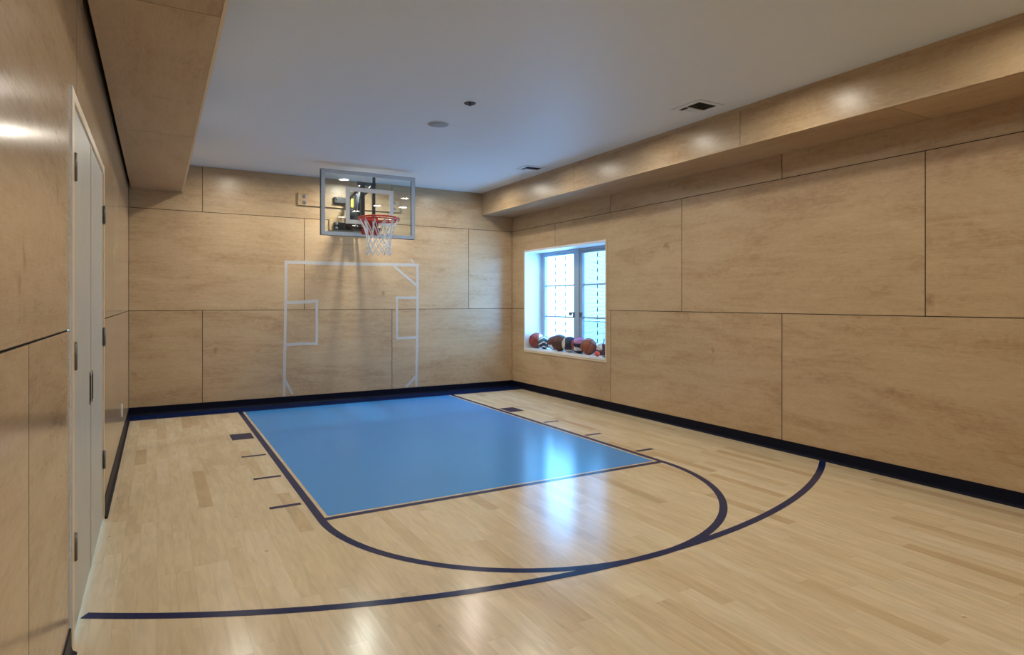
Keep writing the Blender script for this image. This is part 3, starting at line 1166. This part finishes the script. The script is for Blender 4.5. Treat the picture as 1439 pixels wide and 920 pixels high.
spr = empty('fire_sprinkler', (2.297, 4.727, ZC))
tag(spr, 'small dark fire sprinkler head with round escutcheon on ceiling', 'sprinkler')
mb = MB()
mb.lathe([(0.022, -0.002), (0.040, -0.006), (0.049, -0.004), (0.050, -0.0002)], (2.297, 4.727, ZC), n=32)
mb.lathe([(0.0, -0.002), (0.024, -0.002)], (2.297, 4.727, ZC), n=32)
mb.build('escutcheon', BRONZE, spr)
mb = MB()
mb.cyl((2.297, 4.727, ZC - 0.001), (2.297, 4.727, ZC - 0.010), 0.009, 12)
for s in (-1, 1):
    mb.tube([(2.297 + s * 0.009, 4.727, ZC - 0.008), (2.297 + s * 0.011, 4.727, ZC - 0.014), (2.297, 4.727, ZC - 0.019)], 0.0022, 6)
mb.lathe([(0.0, -0.021), (0.013, -0.021), (0.013, -0.019), (0.0, -0.019)], (2.297, 4.727, ZC), n=16)
mb.build('deflector', BRONZE, spr)


def vent(x0, x1, y0, y1, label):
    root = tag(empty('ceiling_vent', ((x0 + x1) / 2, (y0 + y1) / 2, ZC)), label, 'ceiling vent', 'square ceiling vents beside the right soffit')
    m_ = MB()
    b = 0.044
    z0 = ZC - 0.007
    for a, c in (((x0, y0), (x0 + b, y1)), ((x1 - b, y0), (x1, y1)), ((x0 + b, y0), (x1 - b, y0 + b)), ((x0 + b, y1 - b), (x1 - b, y1))):
        m_.box((a[0], a[1], z0), (c[0], c[1], ZC - 0.0003), 0, 0.002)
    m_.build('vent_frame', CEIL, root)
    m_ = MB()
    m_.face([(x0 + b, y0 + b, ZC - 0.0006), (x1 - b, y0 + b, ZC - 0.0006), (x1 - b, y1 - b, ZC - 0.0006), (x0 + b, y1 - b, ZC - 0.0006)])
    m_.build('vent_throat', BLACK, root)
    ym = y0 + b + (y1 - y0 - 2 * b) * 0.62      # dark slots nearer the viewer, pale cross slots beyond
    for k in range(6):
        y = y0 + b + (ym - y0 - b) * (k + 0.5) / 6
        q = MB()
        q.box((x0 + b, y - 0.0065, z0 + 0.001), (x1 - b, y - 0.0035, ZC - 0.001))
        q.build('louver', DGREY, root)
    for k in range(7):
        x = x0 + b + 0.045 + (x1 - x0 - 2 * b - 0.045) * (k + 0.5) / 7
        q = MB()
        q.box((x - 0.0095, ym, z0), (x + 0.0095, y1 - b, z0 + 0.003))
        q.build('louver', CEIL, root)
    q = MB()
    q.box((x0 + b, ym - 0.004, z0), (x1 - b, ym + 0.002, ZC - 0.001))
    q.build('divider', CEIL, root)


vent(3.900, 4.195, 3.685, 4.015, 'square ceiling vent nearer the viewer, beside the right soffit')
vent(3.940, 4.235, 6.520, 6.790, 'small-looking far ceiling vent, beside the right soffit towards the window')

# outlet on the left wall
ol = tag(empty('wall_outlet', (XL, 6.935, 0.32)), 'white electrical outlet low on the left wall near the corner', 'outlet')
mb = MB()
mb.box((XL + 0.0005, 6.90, 0.262), (XL + 0.006, 6.97, 0.378), 0, 0.002)
mb.build('cover_plate', WHITE, ol)
for zz in (0.298, 0.342):
    q = MB()
    q.box((XL + 0.006, 6.918, zz - 0.014), (XL + 0.0075, 6.952, zz + 0.014), 0, 0.0005)
    for yy in (6.928, 6.942):
        q.box((XL + 0.0075, yy - 0.0015, zz - 0.005), (XL + 0.0079, yy + 0.0015, zz + 0.006), 1)
    q.build('socket', [WHITE, BLACK], ol)

# ================================================================== balls on the sill
def bmat(name, col, rough=0.5):
    return simple(name, col, rough, var=0.12, vscale=90, bump=0.25)


B_RED = bmat('brick_red_leather', (0.30, 0.055, 0.045))
B_BROWN = bmat('dark_brown_leather', (0.105, 0.045, 0.028))
B_PLUM = bmat('plum_brown_leather', (0.17, 0.055, 0.055))
B_ORANGE = bmat('orange_brown_leather', (0.30, 0.085, 0.040))
B_WHITE = bmat('white_leather', (0.74, 0.74, 0.74))
B_CREAM = bmat('cream_leather', (0.66, 0.62, 0.48))
B_NAVY = bmat('navy_leather', (0.012, 0.022, 0.060))
B_TEAL = bmat('teal_leather', (0.015, 0.13, 0.17))
B_PURPLE = bmat('lilac_leather', (0.42, 0.20, 0.40))
B_SEAM = simple('black_rubber_seam', (0.010, 0.010, 0.012), 0.6)
B_ORED = bmat('bright_orange_rubber', (0.80, 0.11, 0.05))


def seams(r, rot, pent=False):
    m_ = MB()
    R_ = r + 0.0003

    def put(fn, n=48):
        m_.tube([rot @ (fn(2 * PI * k / n).normalized() * R_) for k in range(n)], r * 0.022, 6, closed=True)
    put(lambda t: Vector((math.cos(t), math.sin(t), 0)))
    put(lambda t: Vector((math.cos(t), 0, math.sin(t))))
    for s in (-1, 1):
        put(lambda t: Vector((0.62 * math.cos(t), s * 0.62 + s * 0.22 * math.cos(2 * t), 0.80 * math.sin(t))))
    return m_


def ball(name, x, y, r, mats, mif, label, cat, rot=(0, 0, 0), seam=True, group='balls in a row on the window sill'):
    Rm = Matrix.Rotation(rot[2], 3, 'Z') @ Matrix.Rotation(rot[1], 3, 'Y') @ Matrix.Rotation(rot[0], 3, 'X')
    c = Vector((x, y, WZ0 + r + 0.0008))
    root = tag(empty(name, (x, y, WZ0)), label, cat, group)
    m_ = MB()
    bm = bmesh.new()
    bmesh.ops.create_uvsphere(bm, u_segments=56, v_segments=36, radius=r)
    M4 = Matrix.Translation(c)
    cen = {}
    for f in bm.faces:
        cen[f.index] = f.calc_center_median().normalized()
    bm.faces.index_update()
    m_.add_bm(bm, smooth=True, mat=M4, mif=lambda f: mif((f.calc_center_median() - c).normalized()))
    m_.build('ball_cover', mats, root)
    if seam:
        s = seams(r, Rm)
        s.v = [tuple(Vector(p) + c) for p in s.v]
        s.build('ball_seams', B_SEAM, root, merge=False)['label'] = 'dark seams'
    return root


VD = Vector((-0.62, -0.78, 0.05)).normalized()      # towards the middle of the room
RT = Vector((0.78, -0.62, 0)).normalized()         # to the right along the row as seen from the room
ball('basketball', 5.045, 8.055, 0.117, [B_RED, B_WHITE], lambda n: 1 if n.dot(RT) > 0.42 else 0,
     'brick red and white basketball, leftmost on the window sill', 'basketball', (0.5, 0.2, 0.9))
ball('patterned_ball', 5.045, 7.835, 0.097, [B_TEAL, B_WHITE, B_NAVY],
     lambda n: (1 if math.sin(9 * n.z + 5 * abs(n.dot(RT))) > 0.6 else (2 if n.z < 0.1 and n.dot(RT) < 0.2 else 0)),
     'small teal and white zigzag ball, second from left on the sill', 'ball', seam=False)
ball('basketball', 5.095, 7.640, 0.103, [B_PLUM, B_WHITE], lambda n: 1 if n.z < -0.22 else 0,
     'plum brown basketball with white underside, half behind the dark brown ball', 'basketball', (0.2, 0.4, 0.3))
ball('basketball', 5.030, 7.400, 0.120, [B_BROWN], lambda n: 0,
     'plain dark brown leather basketball with thin dark seams on the sill', 'basketball', (0.1, 0.1, 0.65))
ball('basketball', 5.030, 7.160, 0.110, [B_NAVY, B_CREAM],
     lambda n: 1 if (n.dot(-RT) > 0.55 or n.z < -0.62) else 0,
     'navy basketball with cream end panel, left of the lilac one on the sill', 'basketball', (0.6, 0.9, 0.2))
ball('basketball', 5.035, 6.935, 0.112, [B_PURPLE, B_NAVY, B_WHITE, B_RED],
     lambda n: (3 if n.dot(-RT) > 0.62 else (0 if n.z > 0.22 else (1 if n.z > -0.28 - 0.3 * n.dot(RT) else (2 if n.z > -0.62 else 1)))),
     'lilac, navy and white basketball next to the orange-brown one on the sill', 'basketball', (0.9, 0.2, 0.2))
ball('basketball', 5.022, 6.705, 0.110, [B_ORANGE], lambda n: 0,
     'orange-brown basketball with bold dark seams near the right end of the sill', 'basketball', (0.45, 0.5, 1.15))
ball('basketball', 5.118, 6.532, 0.080, [B_PLUM, B_WHITE], lambda n: 1 if (n.dot(RT) < -0.05 and n.z > -0.1) else 0,
     'smaller plum and white ball tucked behind the orange-brown basketball', 'basketball', (0.3, 0.3, 0.1))
ball('rubber_ball', 4.952, 6.425, 0.034, [B_ORED], lambda n: 0,
     'tiny bright orange-red ball at the right front of the sill', 'ball', seam=False)
mb = MB()
pts = [(4.985, 6.322, WZ0 + 0.235), (4.980, 6.324, WZ0 + 0.19), (4.972, 6.330, WZ0 + 0.14), (4.968, 6.334, WZ0 + 0.08),
       (4.965, 6.332, WZ0 + 0.03), (4.958, 6.316, WZ0 + 0.0070), (4.95, 6.29, WZ0 + 0.0070), (4.945, 6.25, WZ0 + 0.0070)]
mb.tube(pts, 0.0065, 8)
tag(mb.build('cord', DGREY, origin=(4.96, 6.29, WZ0)), 'thin dark blue cord leaning in the right corner of the window recess', 'cord')

# wood chips on the floor
for (x, y, a) in ((-0.235, 4.249, 0.4), (-0.173, 3.537, 1.3), (3.0, 1.345, 2.2)):
    mb = MB()
    bm = bmesh.new()
    bmesh.ops.create_icosphere(bm, subdivisions=2, radius=0.007)
    for v in bm.verts:
        v.co.x *= 1.3
        v.co.z *= 0.35
        v.co += Vector((random.uniform(-1, 1), random.uniform(-1, 1), 0)) * 0.001
    mb.add_bm(bm, mat=Matrix.Translation((x, y, 0.0026)) @ Matrix.Rotation(a, 4, 'Z'))
    tag(mb.build('wood_chip', EDGE, origin=(x, y, 0)), ('tiny pale wood chip on the floor beside the far door leaf' if y > 4 else ('tiny pale wood chip on the floor in front of the double door' if y > 3 else 'tiny pale wood chip alone on the floor at the lower right')), 'wood chip', 'wood chips on the floor')
